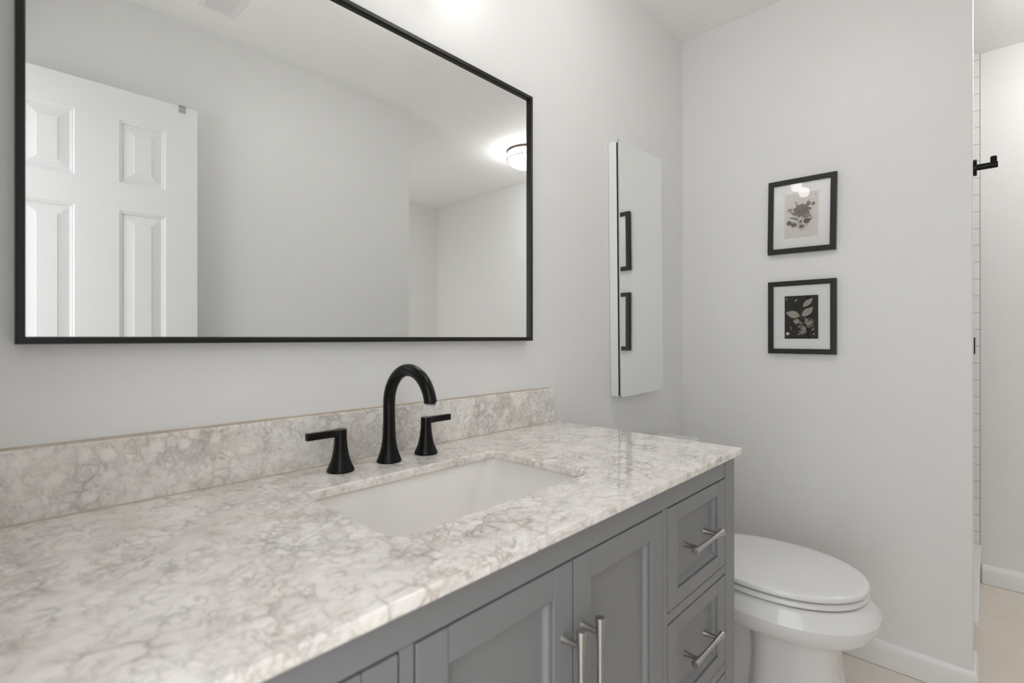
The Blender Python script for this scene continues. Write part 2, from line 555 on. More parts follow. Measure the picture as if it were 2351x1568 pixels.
cu = bpy.data.curves.new('countertop', 'CURVE')
cu.dimensions = '2D'
cu.fill_mode = 'BOTH'
bv = 0.0028
cu.bevel_depth = bv
cu.bevel_resolution = 3
cu.extrude = TH / 2 - bv
cu.offset = -bv
spline(cu, [(CX0, CY0), (CX1, CY0), (CX1, YB - 0.001), (CX0, YB - 0.001)])
spline(cu, [(p[0], p[1]) for p in rrect(SX0, SX1, SY0, SY1, SR, 0, 10)][::-1])
tmp = bpy.data.objects.new('tmp', cu)
C.objects.link(tmp)
bpy.context.view_layer.update()
me = bpy.data.meshes.new_from_object(tmp.evaluated_get(bpy.context.evaluated_depsgraph_get()))
bpy.data.objects.remove(tmp)
me.name = 'countertop'
me.materials.clear()
ct = link('countertop', me, M['marble'])
ct.location = (0, 0, ZT - TH / 2)
autosmooth(ct, 30)
tag(ct, 'white marble countertop with grey veins and a rectangular sink cutout on the grey vanity', 'countertop')

t = thing('backsplash', 'mottled grey marble backsplash strip standing against the wall behind the faucet', 'backsplash', (0.6, 0.972, ZT))
loc_in(obj('slab', boxes((CX0, 1.2125, 0.9640, YB - 0.0015, ZT, ZT + 0.1020)), M['marble_back'], t, bevel=0.0022), t)
bm = bmesh.new()
tube(bm, [(CX0 + 0.06 * i, YB - 0.001, ZT + 0.1022 + 0.0004 * math.sin(i * 2.1)) for i in range(22)], 0.0022, 8)
loc_in(obj('top_caulk', bm, M['caulk'], t), t)
bm = bmesh.new()
tube(bm, [(CX0 + 0.06 * i, 0.9642, ZT + 0.0004) for i in range(22)], 0.0016, 8)
loc_in(obj('bottom_caulk', bm, M['caulk'], t), t)

# undermount basin
def basin_loops(outer=0.0):
    # (depth, inset at the ends, inset front and back, corner radius)
    steps = [(0.0, -0.006, -0.006, 0.030), (0.008, -0.005, -0.005, 0.030), (0.020, 0.002, -0.001, 0.030), (0.040, 0.018, 0.006, 0.030), (0.065, 0.040, 0.015, 0.030),
             (0.090, 0.062, 0.025, 0.030), (0.108, 0.080, 0.036, 0.030), (0.120, 0.098, 0.050, 0.032), (0.127, 0.120, 0.072, 0.030), (0.130, 0.150, 0.100, 0.020)]
    L = []
    for d, ix, iy, r in steps:
        L.append(rrect(SX0 + ix - outer, SX1 - ix + outer, SY0 + iy - outer, SY1 - iy + outer, r, ZT - TH - d - (outer * 0.8 if d > 0.05 else 0), 8))
    return L
t = thing('sink', 'white undermount rectangular porcelain sink basin below the marble counter cutout', 'sink', ((SX0 + SX1) / 2, (SY0 + SY1) / 2, ZT - TH))
bm = bmesh.new()
ins_ = basin_loops()
out_ = basin_loops(0.010)
rows_i = loft(bm, ins_, False, True)
rows_o = loft(bm, out_, False, True)
for i in range(len(rows_i[0])):
    j = (i + 1) % len(rows_i[0])
    bm.faces.new((rows_i[0][i], rows_o[0][i], rows_o[0][j], rows_i[0][j]))
o = autosmooth(obj('basin', bm, M['sink'], t), 40)
loc_in(o, t)
bm = bmesh.new()
lathe(bm, [(0.0, 0.0012), (0.016, 0.0012), (0.017, 0.004), (0.021, 0.004), (0.0225, 0.0)], c=((SX0 + SX1) / 2, (SY0 + SY1) / 2, ZT - TH - 0.1300), cap0=False, cap1=False)
loc_in(autosmooth(obj('drain', bm, M['nickel'], t)), t)

# ================================================================== FAUCET
FXc, FY = 0.5826, 0.902
t = thing('faucet', 'matte black widespread faucet with gooseneck spout and two lever handles behind the sink', 'faucet', (FXc, FY, ZT))
pts, rad = [], []
for z_, r_ in ((0, 0.0250), (0.002, 0.0256), (0.005, 0.0246), (0.011, 0.0222), (0.020, 0.0191), (0.031, 0.0163), (0.044, 0.0144), (0.060, 0.0131), (0.078, 0.0125), (0.098, 0.0122), (0.1205, 0.0122)):
    pts.append((0, 0, z_)); rad.append(r_)
ra = 0.0705
for i in range(1, 29):
    a = R(180 - 170 * i / 28)
    pts.append((0, -ra - ra * math.cos(a), 0.1205 + ra * 1.02 * math.sin(a))); rad.append(0.0122)
bm = bmesh.new()
tube(bm, pts, rad, 32)
sp = autosmooth(obj('spout', bm, M['black'], t), 50)
e = pts[-1]
bm = bmesh.new()
lathe(bm, [(0.0105, 0.0), (0.0105, -0.0025), (0.0095, -0.003)], n=28)
ae = obj('aerator', bm, M['grey_metal'], sp)
ae.location = (e[0], e[1], e[2]); ae.rotation_euler = (R(10), 0, 0)

def lever_handle(x, sgn):
    bm = bmesh.new()
    prof = [(0.0250, 0), (0.0259, 0.0012), (0.0256, 0.0035), (0.0240, 0.0075), (0.0216, 0.0125), (0.0188, 0.0195), (0.0163, 0.0280), (0.0143, 0.0380), (0.0129, 0.0480), (0.0119, 0.0590), (0.0116, 0.0668)]
    lathe(bm, prof, n=40)
    h = autosmooth(obj('handle', bm, M['black'], t), 50)
    h.location = (x - FXc, 0.003, 0)
    # lever: round cap that blends tangentially into a flat bar
    bm = bmesh.new()
    loops = []
    rr, hw, ln = 0.0116, 0.0052, 0.0675
    outline = []
    for i in range(19):
        a = R(50 + 260 * i / 18)
        outline.append((rr * math.cos(a), rr * math.sin(a)))
    outline += [(0.022, -hw - 0.0008), (0.036, -hw), (ln - 0.001, -hw), (ln, -hw + 0.001), (ln, hw - 0.001), (ln - 0.001, hw), (0.036, hw), (0.022, hw + 0.0008)]
    for z_, s_ in ((0.0672, 1.0), (0.0795, 1.0), (0.0805, 0.965)):
        lp = []
        for ux, uy in outline:
            lp.append((sgn * ux * (1 if ux > 0.03 else s_), uy * s_, z_))
        loops.append(lp)
    loft(bm, loops)
    lv = autosmooth(obj('lever', bm, M['black'], h), 40)
    return h
lever_handle(0.4765, -1)
lever_handle(0.6792, 1)

# ================================================================== VANITY CABINET
F = 0.4314                                     # plane of the cabinet front
VX0, VX1 = -0.0455, 1.2105
ZTOP = ZT - TH
zr = lambda v: H + v                           # heights measured from eye level
van = thing('vanity_cabinet', 'grey painted bathroom vanity with shaker doors and drawers under the marble top', 'vanity cabinet', (FXc, F, 0))
def V(name, bm, mat, bevel=None, parent=van):
    return loc_in(obj(name, bm, mat, van, bevel=bevel), van)
FR = 0.019                                     # face-frame thickness
RB = zr(-0.3155)                               # underside of the top rail
ZB = 0.135                                     # top of the open base
post_w = 0.054
DX = [(VX0 + post_w + 0.0012, 0.2886), (0.3110, 0.5812), (0.5848, 0.8550), (0.8780, 1.1554)]   # four bays
rows_z = [(zr(-0.5115), RB - 0.0028), (zr(-0.7325), zr(-0.5355)), (ZB + 0.045, zr(-0.757))]
# stout end posts reach the floor
for x0, x1 in ((VX0, VX0 + post_w - 0.0008), (1.1565 + 0.0012, VX1)):
    V('post', boxes((x0, x1, F - 0.0015, F + 0.045, 0, ZTOP)), M['cab'], 0.0015)
    V('post', boxes((x0, x1, YB - 0.055, YB - 0.002, 0, ZTOP)), M['cab'], 0.0015)
rails = [(VX0 + post_w, 1.1565, F, F + FR, RB, ZTOP), (VX0 + post_w, 1.1565, F, F + FR, ZB, ZB + 0.043)]
for x0, x1 in (DX[0], DX[3]):
    for (a0, a1), (b0, b1) in zip(rows_z[1:], rows_z[:-1]):
        rails.append((x0 - 0.002, x1 + 0.002, F, F + FR, a1 + 0.0027, b0 - 0.0022))
mull = [(DX[0][1] + 0.0027, DX[1][0] - 0.0027, F, F + FR, ZB + 0.0435, RB - 0.0006), (DX[2][1] + 0.0027, DX[3][0] - 0.0027, F, F + FR, ZB + 0.0435, RB - 0.0006)]
for r_ in rails:
    V('frame_rail', boxes(r_), M['cab'], 0.0008)
for r_ in mull:
    V('frame_mullion', boxes(r_), M['cab'], 0.0008)
for x0, x1 in ((VX0 + 0.004, VX0 + 0.02), (VX1 - 0.02, VX1 - 0.004)):
    V('side_panel', boxes((x0, x1, F + 0.046, YB - 0.056, ZB, ZTOP)), M['cab'])
V('bottom_panel', boxes((VX0 + 0.021, VX1 - 0.021, F + 0.02, YB - 0.013, ZB, ZB + 0.018)), M['cab'])
V('back_panel', boxes((VX0 + post_w, VX1 - post_w, YB - 0.012, YB - 0.003, ZB + 0.02, ZTOP)), M['cab'])
V('inner_shade_sheet', boxes((VX0 + post_w, VX1 - post_w, F + 0.030, F + 0.036, ZB + 0.02, ZTOP - 0.16)), M['cab_dark'])  # near-black sheet, paints the shade seen through the front gaps

def shaker(name, x0, x1, z0, z1, st, rl):
    """inset front: two stiles, two rails butted between them, ogee slope and recessed panel"""
    g = 0.0012
    y0, y1 = F - 0.0008, F + 0.018
    bm = bmesh.new()
    a0, a1, c0, c1 = x0 + st, x1 - st, z0 + rl, z1 - rl
    px, pz, py = a1 - 0.0122, c1 - 0.0122, F + 0.0112
    lv = [(-0.001, F + 0.0055), (0.0008, F + 0.0055), (0.0012, F + 0.0038), (0.0050, F + 0.0042), (0.0068, F + 0.0056), (0.0100, F + 0.0100), (0.0125, F + 0.0112)]
    loft(bm, [[(a0 + i_, F + 0.016, c0 + i_), (a1 - i_, F + 0.016, c0 + i_), (a1 - i_, F + 0.016, c1 - i_), (a0 + i_, F + 0.016, c1 - i_)] for i_ in (-0.001,)]
         + [[(a0 + i_, yy, c0 + i_), (a1 - i_, yy, c0 + i_), (a1 - i_, yy, c1 - i_), (a0 + i_, yy, c1 - i_)] for i_, yy in lv])
    o = V(name, bm, M['cab'])
    for q0, q1 in ((x0, x0 + st), (x1 - st, x1)):
        obj('stile', boxes((q0, q1, y0, y1, z0, z1)), M['cab'], o, bevel=0.0011)
    for q0, q1 in ((z0, z0 + rl), (z1 - rl, z1)):
        obj('rail', boxes((x0 + st + g, x1 - st - g, y0 + 0.0003, y1, q0, q1)), M['cab'], o, bevel=0.0009)
    return o

def pull_mesh():
    """bow pull: bar thick at both ends, waisted in the middle, on two flared posts (built along x, projecting to -y)"""
    bm = bmesh.new()
    pr = []
    for i in range(25):
        u = -1 + 2 * i / 24
        pr.append((0.0042 + 0.0030 * abs(u) ** 2.0, u * 0.0690))
    pr = [(0.0066, -0.0697)] + pr + [(0.0066, 0.0697)]
    lathe(bm, pr, c=(0, -0.030, 0), n=28, axis='x')
    for s in (-1, 1):
        lathe(bm, [(0.0066, 0.0), (0.0064, -0.001), (0.0054, -0.006), (0.0047, -0.013), (0.0046, -0.022), (0.0046, -0.030)], c=(s * 0.048, 0, 0), n=24, axis='y')
    me = bpy.data.meshes.new('handle')
    bmesh.ops.recalc_face_normals(bm, faces=bm.faces)
    for f in bm.faces: f.smooth = True
    for e_ in bm.edges:
        e_.smooth = not (len(e_.link_faces) == 2 and e_.calc_face_angle(0) > R(45))
    bm.to_mesh(me); bm.free()
    me.materials.append(M['nickel'])
    return me
PULL = pull_mesh()
def pull(parent, x, y, z, vertical=False):
    o = bpy.data.objects.new('handle', PULL)
    C.objects.link(o)
    o.parent = parent
    o.location = (x, y, z)
    o['label'] = 'brushed nickel bow handle'
    if vertical:
        o.rotation_euler = (0, R(90), 0)
    return o
for bay in (0, 3):
    x0, x1 = DX[bay]
    for z0, z1 in rows_z:
        d_ = shaker('drawer', x0, x1, z0, z1, 0.0395, 0.0300)
        pull(d_, (x0 + x1) / 2 + (0.004 if bay == 3 else -0.004), F + 0.0112, (z0 + z1) / 2)
for k, bay in enumerate((1, 2)):
    x0, x1 = DX[bay]
    d_ = shaker('door', x0, x1, ZB + 0.045, RB - 0.0028, 0.0425, 0.0405)
    pull(d_, (x1 - 0.0212) if k == 0 else (x0 + 0.0212), F - 0.0008, zr(-0.4680), True)

# ================================================================== FRAMED MIRROR
mz0, mz1, mx0, mx1, myf = zr(-0.0092), zr(0.6955), 0.0322, 1.0980, 0.9550
t = thing('wall_mirror', 'large rectangular wall mirror in a thin black frame above the faucet', 'mirror', ((mx0 + mx1) / 2, YB, (mz0 + mz1) / 2))
bm = bmesh.new()
prof = [(0, YB - 0.001), (0, myf + 0.001), (0.001, myf), (0.0085, myf), (0.0092, myf + 0.0008), (0.0092, myf + 0.0045), (0.0104, myf + 0.0047), (0.0104, myf + 0.0110), (0.0104, YB - 0.001)]
frame_mesh(bm, mx0, mx1, mz0, mz1, prof)
loc_in(obj('frame', bm, M['frame_black'], t), t)
loc_in(obj('glass', boxes((mx0 + 0.0105, mx1 - 0.0105, myf + 0.0092, YB - 0.004, mz0 + 0.0105, mz1 - 0.0105)), M['mirror'], t), t)

# ================================================================== MEDICINE CABINET
t = thing('medicine_cabinet', 'narrow tall medicine cabinet with frameless mirror door hanging slightly crooked right of the big mirror', 'medicine cabinet', (1.695, YB, zr(0.2445)))
t.rotation_euler = (0, R(-1.0), 0)
W2, H2 = 0.1545, 0.4525
obj('body', boxes((-W2 + 0.002, W2 - 0.004, -0.0330, -0.001, -H2 + 0.001, H2 - 0.004)), M['white_metal'], t, bevel=0.0015)
dr = obj('door', boxes((-W2, W2, -0.0030, 0.0, -H2, H2)), M['grey_metal'], t, bevel=0.0004)
ang = R(-0.45)
dr.location = (0, -0.0415, 0)
dr.rotation_euler = (0, 0, ang)
bm = bmesh.new()
loft(bm, [[(p[0], -0.0031, p[1]) for p in rrect(-W2 + 0.0008, W2 - 0.0008, -H2 + 0.0008, H2 - 0.0008, 0.008, 0)],
          [(p[0], -0.0062, p[1]) for p in rrect(-W2 + 0.0008, W2 - 0.0008, -H2 + 0.0008, H2 - 0.0008, 0.008, 0)]])
obj('mirror_pane', bm, M['mirror'], dr)
obj('gap_shade', boxes((-W2 + 0.004, W2 - 0.008, -0.0345, -0.0325, -H2 + 0.004, H2 - 0.008)), M['dark'], t)  # dark sheet, paints the shaded gap behind the mirror door

# ================================================================== PICTURES
def leaf(bm, cx, cz, ln, wd, ang, mi, y, pointed=1.0, n=10):
    """one flat leaf, local picture axes (u right, v up)"""
    up, dn = [], []
    for i in range(n + 1):
        s = i / n
        wv = wd * 0.5 * math.sin(math.pi * s ** pointed)
        up.append((s * ln, wv)); dn.append((s * ln, -wv))
    pts = up + dn[-2:0:-1]
    ca, sa = math.cos(R(ang)), math.sin(R(ang))
    vs = [bm.verts.new((cx + u * ca - v * sa, y, cz + u * sa + v * ca)) for u, v in pts]
    f = bm.faces.new(vs); f.material_index = mi

def picture(name, label, zc, hgt, art, roll):
    """built in a local frame: x to the viewer's right, -y towards the viewer; hung on the right wall"""
    wd = 0.2275
    t = thing(name, label, 'framed picture', (XW, 0.5098, zc), 'framed botanical prints on the right wall')
    t.rotation_euler = (0, 0, R(-90))
    if roll:
        t.rotation_euler = (Matrix.Rotation(R(-90), 4, 'Z') @ Matrix.Rotation(R(roll), 4, 'Y')).to_euler()
    x1, z1 = wd / 2, hgt / 2
    bm = bmesh.new()
    frame_mesh(bm, -x1, x1, -z1, z1, [(0, -0.001), (0, -0.019), (0.001, -0.020), (0.0175, -0.020), (0.0185, -0.019), (0.0185, -0.001)])
    obj('frame', bm, M['pic_black'], t)
    obj('backing', boxes((-x1 + 0.018, x1 - 0.018, -0.004, -0.001, -z1 + 0.018, z1 - 0.018)), M['grey_metal'], t)
    obj('mat', boxes((-x1 + 0.0185, x1 - 0.0185, -0.0120, -0.0045, -z1 + 0.0185, z1 - 0.0185)), M['mat'], t)
    art(t)
    bm = bmesh.new()
    bm.faces.new([bm.verts.new(p) for p in ((-x1 + 0.0185, -0.0155, -z1 + 0.0185), (x1 - 0.0185, -0.0155, -z1 + 0.0185), (x1 - 0.0185, -0.0155, z1 - 0.0185), (-x1 + 0.0185, -0.0155, z1 - 0.0185))])
    bm.normal_update()
    if bm.faces[:][0].normal.y > 0:
        bmesh.ops.reverse_faces(bm, faces=bm.faces[:])
    me = bpy.data.meshes.new('glazing'); bm.to_mesh(me); bm.free()
    link('glazing', me, M['glass'], t)
    return t

def art_flower(t):
    bm = bmesh.new()
    w_, h_ = 0.0570, 0.0835
    box(bm, -w_, w_, -0.0123, -0.0119, -h_, h_)
    y = -0.0125
    k = [0]
    def L(px, py, ln, wd, ang, mi, p=1.0):
        k[0] += 1
        leaf(bm, px, py, ln, wd, ang, mi, y - 0.00003 * k[0], p)
    # stems
    for a, ln in ((92, 0.10), (70, 0.075), (112, 0.075), (128, 0.06), (55, 0.06)):
        L(0.004, -0.062, ln, 0.0022, a, 3)
    for px, py, ln, wd, ang in ((0.004, -0.014, 0.035, 0.006, 20), (0.004, -0.020, 0.040, 0.005, 5), (-0.008, -0.014, 0.036, 0.006, 165), (-0.012, -0.004, 0.036, 0.006, 140), (0.012, 0.001, 0.03, 0.005, -28), (-0.006, -0.02, 0.03, 0.006, 150)):
        L(px, py, ln, wd, ang, 1)
    # the large flower
    for ang, ln, wd, mi in ((5, 0.036, 0.016, 1), (42, 0.030, 0.018, 1), (84, 0.026, 0.020, 1), (128, 0.028, 0.019, 1), (168, 0.030, 0.020, 1), (205, 0.034, 0.019, 1), (250, 0.030, 0.016, 1), (292, 0.032, 0.016, 1), (330, 0.034, 0.017, 1)):
        L(0.001, 0.018, ln, wd, ang, mi, 1.0)
    for ang, ln in ((22, 0.026), (64, 0.022), (106, 0.020), (150, 0.023), (186, 0.025), (228, 0.026), (270, 0.025), (312, 0.027), (348, 0.028)):
        L(0.001, 0.018, ln, 0.0022, ang, 2)
    L(-0.004, 0.022, 0.009, 0.006, 60, 3)
    for px, py, ln, wd, ang in ((0.016, 0.030, 0.022, 0.014, 48), (0.036, 0.030, 0.016, 0.013, 60), (-0.028, 0.027, 0.022, 0.012, 200), (-0.012, 0.038, 0.018, 0.006, 120), (0.02, 0.044, 0.012, 0.004, 60)):
        L(px, py, ln, wd, ang, 1 if px > 0 else 3)
    # round leaves low down
    for px, py, ln, wd, ang in ((-0.048, -0.022, 0.020, 0.018, -25), (-0.034, -0.036, 0.022, 0.018, 10), (0.008, -0.026, 0.026, 0.020, 12), (-0.006, -0.044, 0.018, 0.014, 10), (-0.003, -0.031, 0.014, 0.008, 80)):
        L(px, py, ln, wd, ang, 2, 0.75)
    L(0.046, 0.070, 0.004, 0.003, 0, 2)
    obj('print', bm, [M['paper_cream'], M['ink_a'], M['ink_b'], M['ink_c']], t)

def art_dark(t):
    bm = bmesh.new()
    w_, h_ = 0.0563, 0.0810
    box(bm, -w_, w_, -0.0123, -0.0119, -h_, h_)
    y = -0.0125
    k = [0]
    def L(px, py, ln, wd, ang, mi, p=1.0):
        k[0] += 1
        leaf(bm, px, py, ln, wd, ang, mi, y - 0.00003 * k[0], p)
    L(-0.0015, -0.010, 0.048, 0.0035, 82, 3); L(0.004, 0.036, 0.012, 0.003, 50, 3)
    # three big leaves with darker ribs
    for px, py, ln, wd, ang in ((-0.004, 0.004, 0.050, 0.027, 163), (0.003, 0.003, 0.050, 0.024, 42), (0.006, 0.038, 0.046, 0.019, 44)):
        L(px, py, ln, wd, ang, 1, 0.9)
        ca, sa = math.cos(R(ang)), math.sin(R(ang))
        L(px, py, ln * 0.9, 0.0012, ang, 2)
        for s in range(1, 6):
            for sg in (-1, 1):
                L(px + ca * ln * s * 0.15, py + sa * ln * s * 0.15, wd * 0.46, 0.0010, ang + sg * 38, 2)
    # spiky seed heads
    rnd = random.Random(4)
    for i in range(15):
        L(0.016 + 0.010 * rnd.random(), -0.020 - 0.010 * rnd.random(), 0.016 + 0.010 * rnd.random(), 0.0030, -70 + 190 * i / 14 + rnd.uniform(-8, 8), 1 if i % 2 else 2)
    for i in range(34):
        s = i / 33
        cx_, cz_ = 0.012 - 0.016 * s + rnd.uniform(-0.009, 0.009), -0.022 - 0.040 * s
        L(cx_, cz_, 0.012 + 0.006 * rnd.random(), 0.0026, rnd.choice((150, 200, 10, -30, -60, 40)) + rnd.uniform(-20, 20), 1 if i % 3 else 2)
    for i in range(10):
        L(-0.014, -0.016, 0.010 + 0.005 * rnd.random(), 0.0045, i * 36, 1 if i % 2 else 2)
    # stray petals
    for px, py, ln, wd, ang in ((-0.052, 0.068, 0.006, 0.005, 30), (-0.022, 0.060, 0.014, 0.005, 35), (0.036, -0.052, 0.014, 0.004, 55), (0.041, -0.066, 0.006, 0.005, 50), (-0.032, -0.050, 0.018, 0.003, 100)):
        L(px, py, ln, wd, ang, 1 if py < 0.1 and px != -0.032 else 2)
    L(-0.051, -0.062, 0.013, 0.012, 0, 1, 0.8)
    obj('print', bm, [M['paper_dark'], M['leaf_a'], M['leaf_b'], M['leaf_c']], t)

picture('picture_frame', 'upper black framed picture of a grey flower bouquet on cream paper', zr(0.4604), 0.2800, art_flower, 0.8)
picture('picture_frame', 'lower black framed picture of pale leaves on a dark background', zr(0.0768), 0.2762, art_dark, 0.0)

# ================================================================== TOILET
XT = 1.648
t = thing('toilet', 'white elongated toilet with closed lid between the grey vanity and the right wall', 'toilet', (XT, 0.60, 0))
def cr(a, b_, c_, d_, u):
    return 0.5 * ((2 * b_) + (-a + c_) * u + (2 * a - 5 * b_ + 4 * c_ - d_) * u * u + (-a + 3 * b_ - 3 * c_ + d_) * u ** 3)
def smooth_sections(S, sub=4):
    out = []
    n = len(S)
    for i in range(n - 1):
        a, b_, c_, d_ = S[max(0, i - 1)], S[i], S[i + 1], S[min(n - 1, i + 2)]
        for k in range(sub):
            u = k / sub
            out.append(tuple(cr(p, q, r_, s_, u) for p, q, r_, s_ in zip(a, b_, c_, d_)))
    out.append(S[-1])
    return out
# (z, centre y, half width, reach front, reach back, exponent)
upper = [(-0.7165, 0.462, 0.172, 0.216, 0.275, 2.2), (-0.7185, 0.462, 0.180, 0.225, 0.280, 2.2), (-0.732, 0.462, 0.1895, 0.2365, 0.285, 2.2),
         (-0.746, 0.462, 0.1980, 0.2475, 0.290, 2.2), (-0.758, 0.462, 0.2045, 0.2560, 0.29, 2.2)]
lower = [(-0.758, 0.462, 0.2045, 0.2560, 0.29, 2.2), (-0.773, 0.462, 0.2025, 0.2545, 0.287, 2.2), (-0.788, 0.462, 0.197, 0.2495, 0.28, 2.2), (-0.803, 0.462, 0.187, 0.240, 0.265, 2.25), (-0.816, 0.463, 0.170, 0.223, 0.23, 2.35),
         (-0.826, 0.464, 0.146, 0.200, 0.18, 2.5), (-0.833, 0.465, 0.116, 0.178, 0.13, 2.7)]
ped = [(-0.833, 0.440, 0.1080, 0.150, 0.09, 2.9), (-0.848, 0.440, 0.1035, 0.144, 0.085, 3.0), (-0.910, 0.440, 0.1010, 0.141, 0.080, 3.2), (-0.960, 0.440, 0.1010, 0.147, 0.080, 3.3), (-1.030, 0.440, 0.1060, 0.163, 0.085, 3.3), (-1.1255, 0.440, 0.1160, 0.188, 0.09, 3.3)]
def sect_loops(S):
    return [egg(XT, yc, hw, af, ab, H + z, 72, ex, ex) for z, yc, hw, af, ab, ex in S]
bm = bmesh.new()
secs = smooth_sections(upper) + smooth_sections(lower)[1:] + smooth_sections(ped)
loft(bm, sect_loops(secs))
# rear deck and trapway under the tank
loft(bm, [rrect(XT - w_, XT + w_, 0.48, yb_, 0.05, H + z_) for z_, w_, yb_ in ((-1.1255, 0.060, 0.86), (-0.98, 0.055, 0.86), (-0.86, 0.060, 0.88), (-0.80, 0.105, 0.93), (-0.745, 0.155, 0.955), (-0.722, 0.160, 0.955))])
bowl = autosmooth(loc_in(obj('bowl', bm, M['porcelain'], t), t), 14)
def ring_slab(name, z0, z1, hw, af, ab, inset, mat, dome=0.0):
    bm = bmesh.new()
    loops = []
    for z_, i_ in ((z0, 0.004), (z0 + 0.002, 0.0006), (z0 + 0.005, 0), (z1 - 0.007, 0), (z1 - 0.0035, 0.0012), (z1 - 0.0012, 0.0038), (z1, 0.0085)):
        loops.append(egg(XT, 0.462, hw - i_, af - i_, ab - i_, H + z_, 96, 2.05, 2.25))
    if dome:
        for f_ in (0.85, 0.65, 0.4, 0.15):
            loops.append([(XT + (p[0] - XT) * f_, 0.462 + (p[1] - 0.462) * f_, H + z1 + dome * (1 - f_ ** 2)) for p in loops[6]])
    loft(bm, loops)
    return autosmooth(loc_in(obj(name, bm, mat, t), t), 30)
ring_slab('lid', -0.6925, -0.6755, 0.1890, 0.2300, 0.255, 0, M['seat'], 0.002)
ring_slab('seat', -0.7128, -0.6972, 0.1870, 0.2290, 0.250, 0, M['seat'])
bump = boxes((XT - 0.034, XT - 0.016, 0.2370, 0.252, H - 0.6974, H - 0.6920))
loc_in(obj('bumper', bump, M['seat'], t), t)
for s in (-1, 1):
    bm = bmesh.new(); lathe(bm, [(0.012, -0.022), (0.012, 0.022)], c=(XT + s * 0.075, 0.722, H - 0.693), axis='x', n=20)
    loc_in(autosmooth(obj('hinge', bm, M['seat'], t)), t)
TX0, TX1 = XT - 0.235, XT + 0.235
bm = bmesh.new()
loft(bm, [rrect(TX0 + a, TX1 - a, 0.810 + b_, 0.955, 0.03, H + z_) for z_, a, b_ in ((-0.722, 0.045, 0.012), (-0.70, 0.028, 0.006), (-0.55, 0.016, 0.002), (-0.4105, 0.010, 0.0))])
autosmooth(loc_in(obj('tank', bm, M['porcelain'], t), t), 40)
bm = bmesh.new()
loft(bm, [rrect(TX0 - 0.012 + a, TX1 + 0.012 - a, 0.796 + a, 0.962 - a, 0.024, H + z_) for z_, a in ((-0.4095, 0.006), (-0.404, 0.0), (-0.388, 0.0), (-0.3835, 0.003), (-0.382, 0.009))])
autosmooth(loc_in(obj('tank_lid', bm, M['porcelain'], t), t), 30)
bm = bmesh.new(); lathe(bm, [(0.012, 0.0), (0.012, -0.012)], c=(TX0 + 0.055, 0.808, H - 0.46), axis='y', n=24)
box(bm, TX0 + 0.05, TX0 + 0.125, 0.792, 0.799, H - 0.468, H - 0.452)
loc_in(obj('flush_lever', bm, M['nickel'], t), t)

# ================================================================== WALL LAMP OVER THE MIRROR
t = thing('vanity_light', 'black wall lamp with two frosted globe shades above the big mirror', 'wall lamp', (0.735, YB, zr(0.955)))
bm = boxes((-0.15, 0.15, -0.022, -0.001, -0.035, 0.035))
obj('back_plate', bm, M['black'], t, bevel=0.004)
for dx in (-0.085, 0.085):
    bm = bmesh.new()
    tube(bm, [(dx, -0.02, 0.0), (dx, -0.09, 0.0), (dx, -0.120, -0.003), (dx, -0.137, -0.014)], 0.008, 16)
    arm = obj('arm', bm, M['black'], t, smooth=True)
    bm = bmesh.new()
    bmesh.ops.create_uvsphere(bm, u_segments=32, v_segments=20, radius=0.031)
    bmesh.ops.translate(bm, verts=bm.verts, vec=(dx, -0.137, -0.036))
    g = obj('globe_shade', bm, M['glow'], arm, smooth=True)
    g['label'] = 'glowing frosted globe'

# ================================================================== SEEN IN THE MIRROR
# six-panel door standing open against the front wall
DYf = 1.964 - 2.33
dx0, dx1, dz1 = -0.0144, 0.5956, H + 0.9045
cols = [(0.0826, 0.2240), (0.3475, 0.4890)]
prow = [(zr(0.5640), zr(0.7940)), (zr(-0.20), zr(0.4640)), (0.20, zr(-0.33))]
bm = bmesh.new()
def panel_door(bm):
    y0 = DYf
    xs = [dx0, cols[0][0], cols[0][1], cols[1][0], cols[1][1], dx1]
    zs = [0.012, prow[2][0], prow[2][1], prow[1][0], prow[1][1], prow[0][0], prow[0][1], dz1]
    for side, yy, out in ((1, y0, 1), (-1, y0 - 0.035, -1)):
        for i in range(5):
            for j in range(7):
                if i in (1, 3) and j in (1, 3, 5):
                    x0, x1, z0, z1 = xs[i], xs[i + 1], zs[j], zs[j + 1]
                    lv = [(0, 0), (0.003, -0.0035), (0.008, -0.0045), (0.011, -0.010), (0.014, -0.0105), (0.043, -0.0035), (0.0445, -0.0015)]
                    loft(bm, [[(x0 + a, yy + out * d, z0 + a), (x1 - a, yy + out * d, z0 + a), (x1 - a, yy + out * d, z1 - a), (x0 + a, yy + out * d, z1 - a)] for a, d in lv], False, True)
                else:
                    vs = [bm.verts.new(p) for p in ((xs[i], yy, zs[j]), (xs[i + 1], yy, zs[j]), (xs[i + 1], yy, zs[j + 1]), (xs[i], yy, zs[j + 1]))]
                    bm.faces.new(vs)
    bmesh.ops.remove_doubles(bm, verts=bm.verts, dist=1e-5)
    y1 = y0 - 0.035
    for a, b_ in (((dx0, 0.012), (dx1, 0.012)), ((dx1, 0.012), (dx1, dz1)), ((dx1, dz1), (dx0, dz1)), ((dx0, dz1), (dx0, 0.012))):
        bm.faces.new([bm.verts.new(p) for p in ((a[0], y0, a[1]), (b_[0], y0, b_[1]), (b_[0], y1, b_[1]), (a[0], y1, a[1]))])
panel_door(bm)
dr = struct(obj('door_1', bm, M['door']))
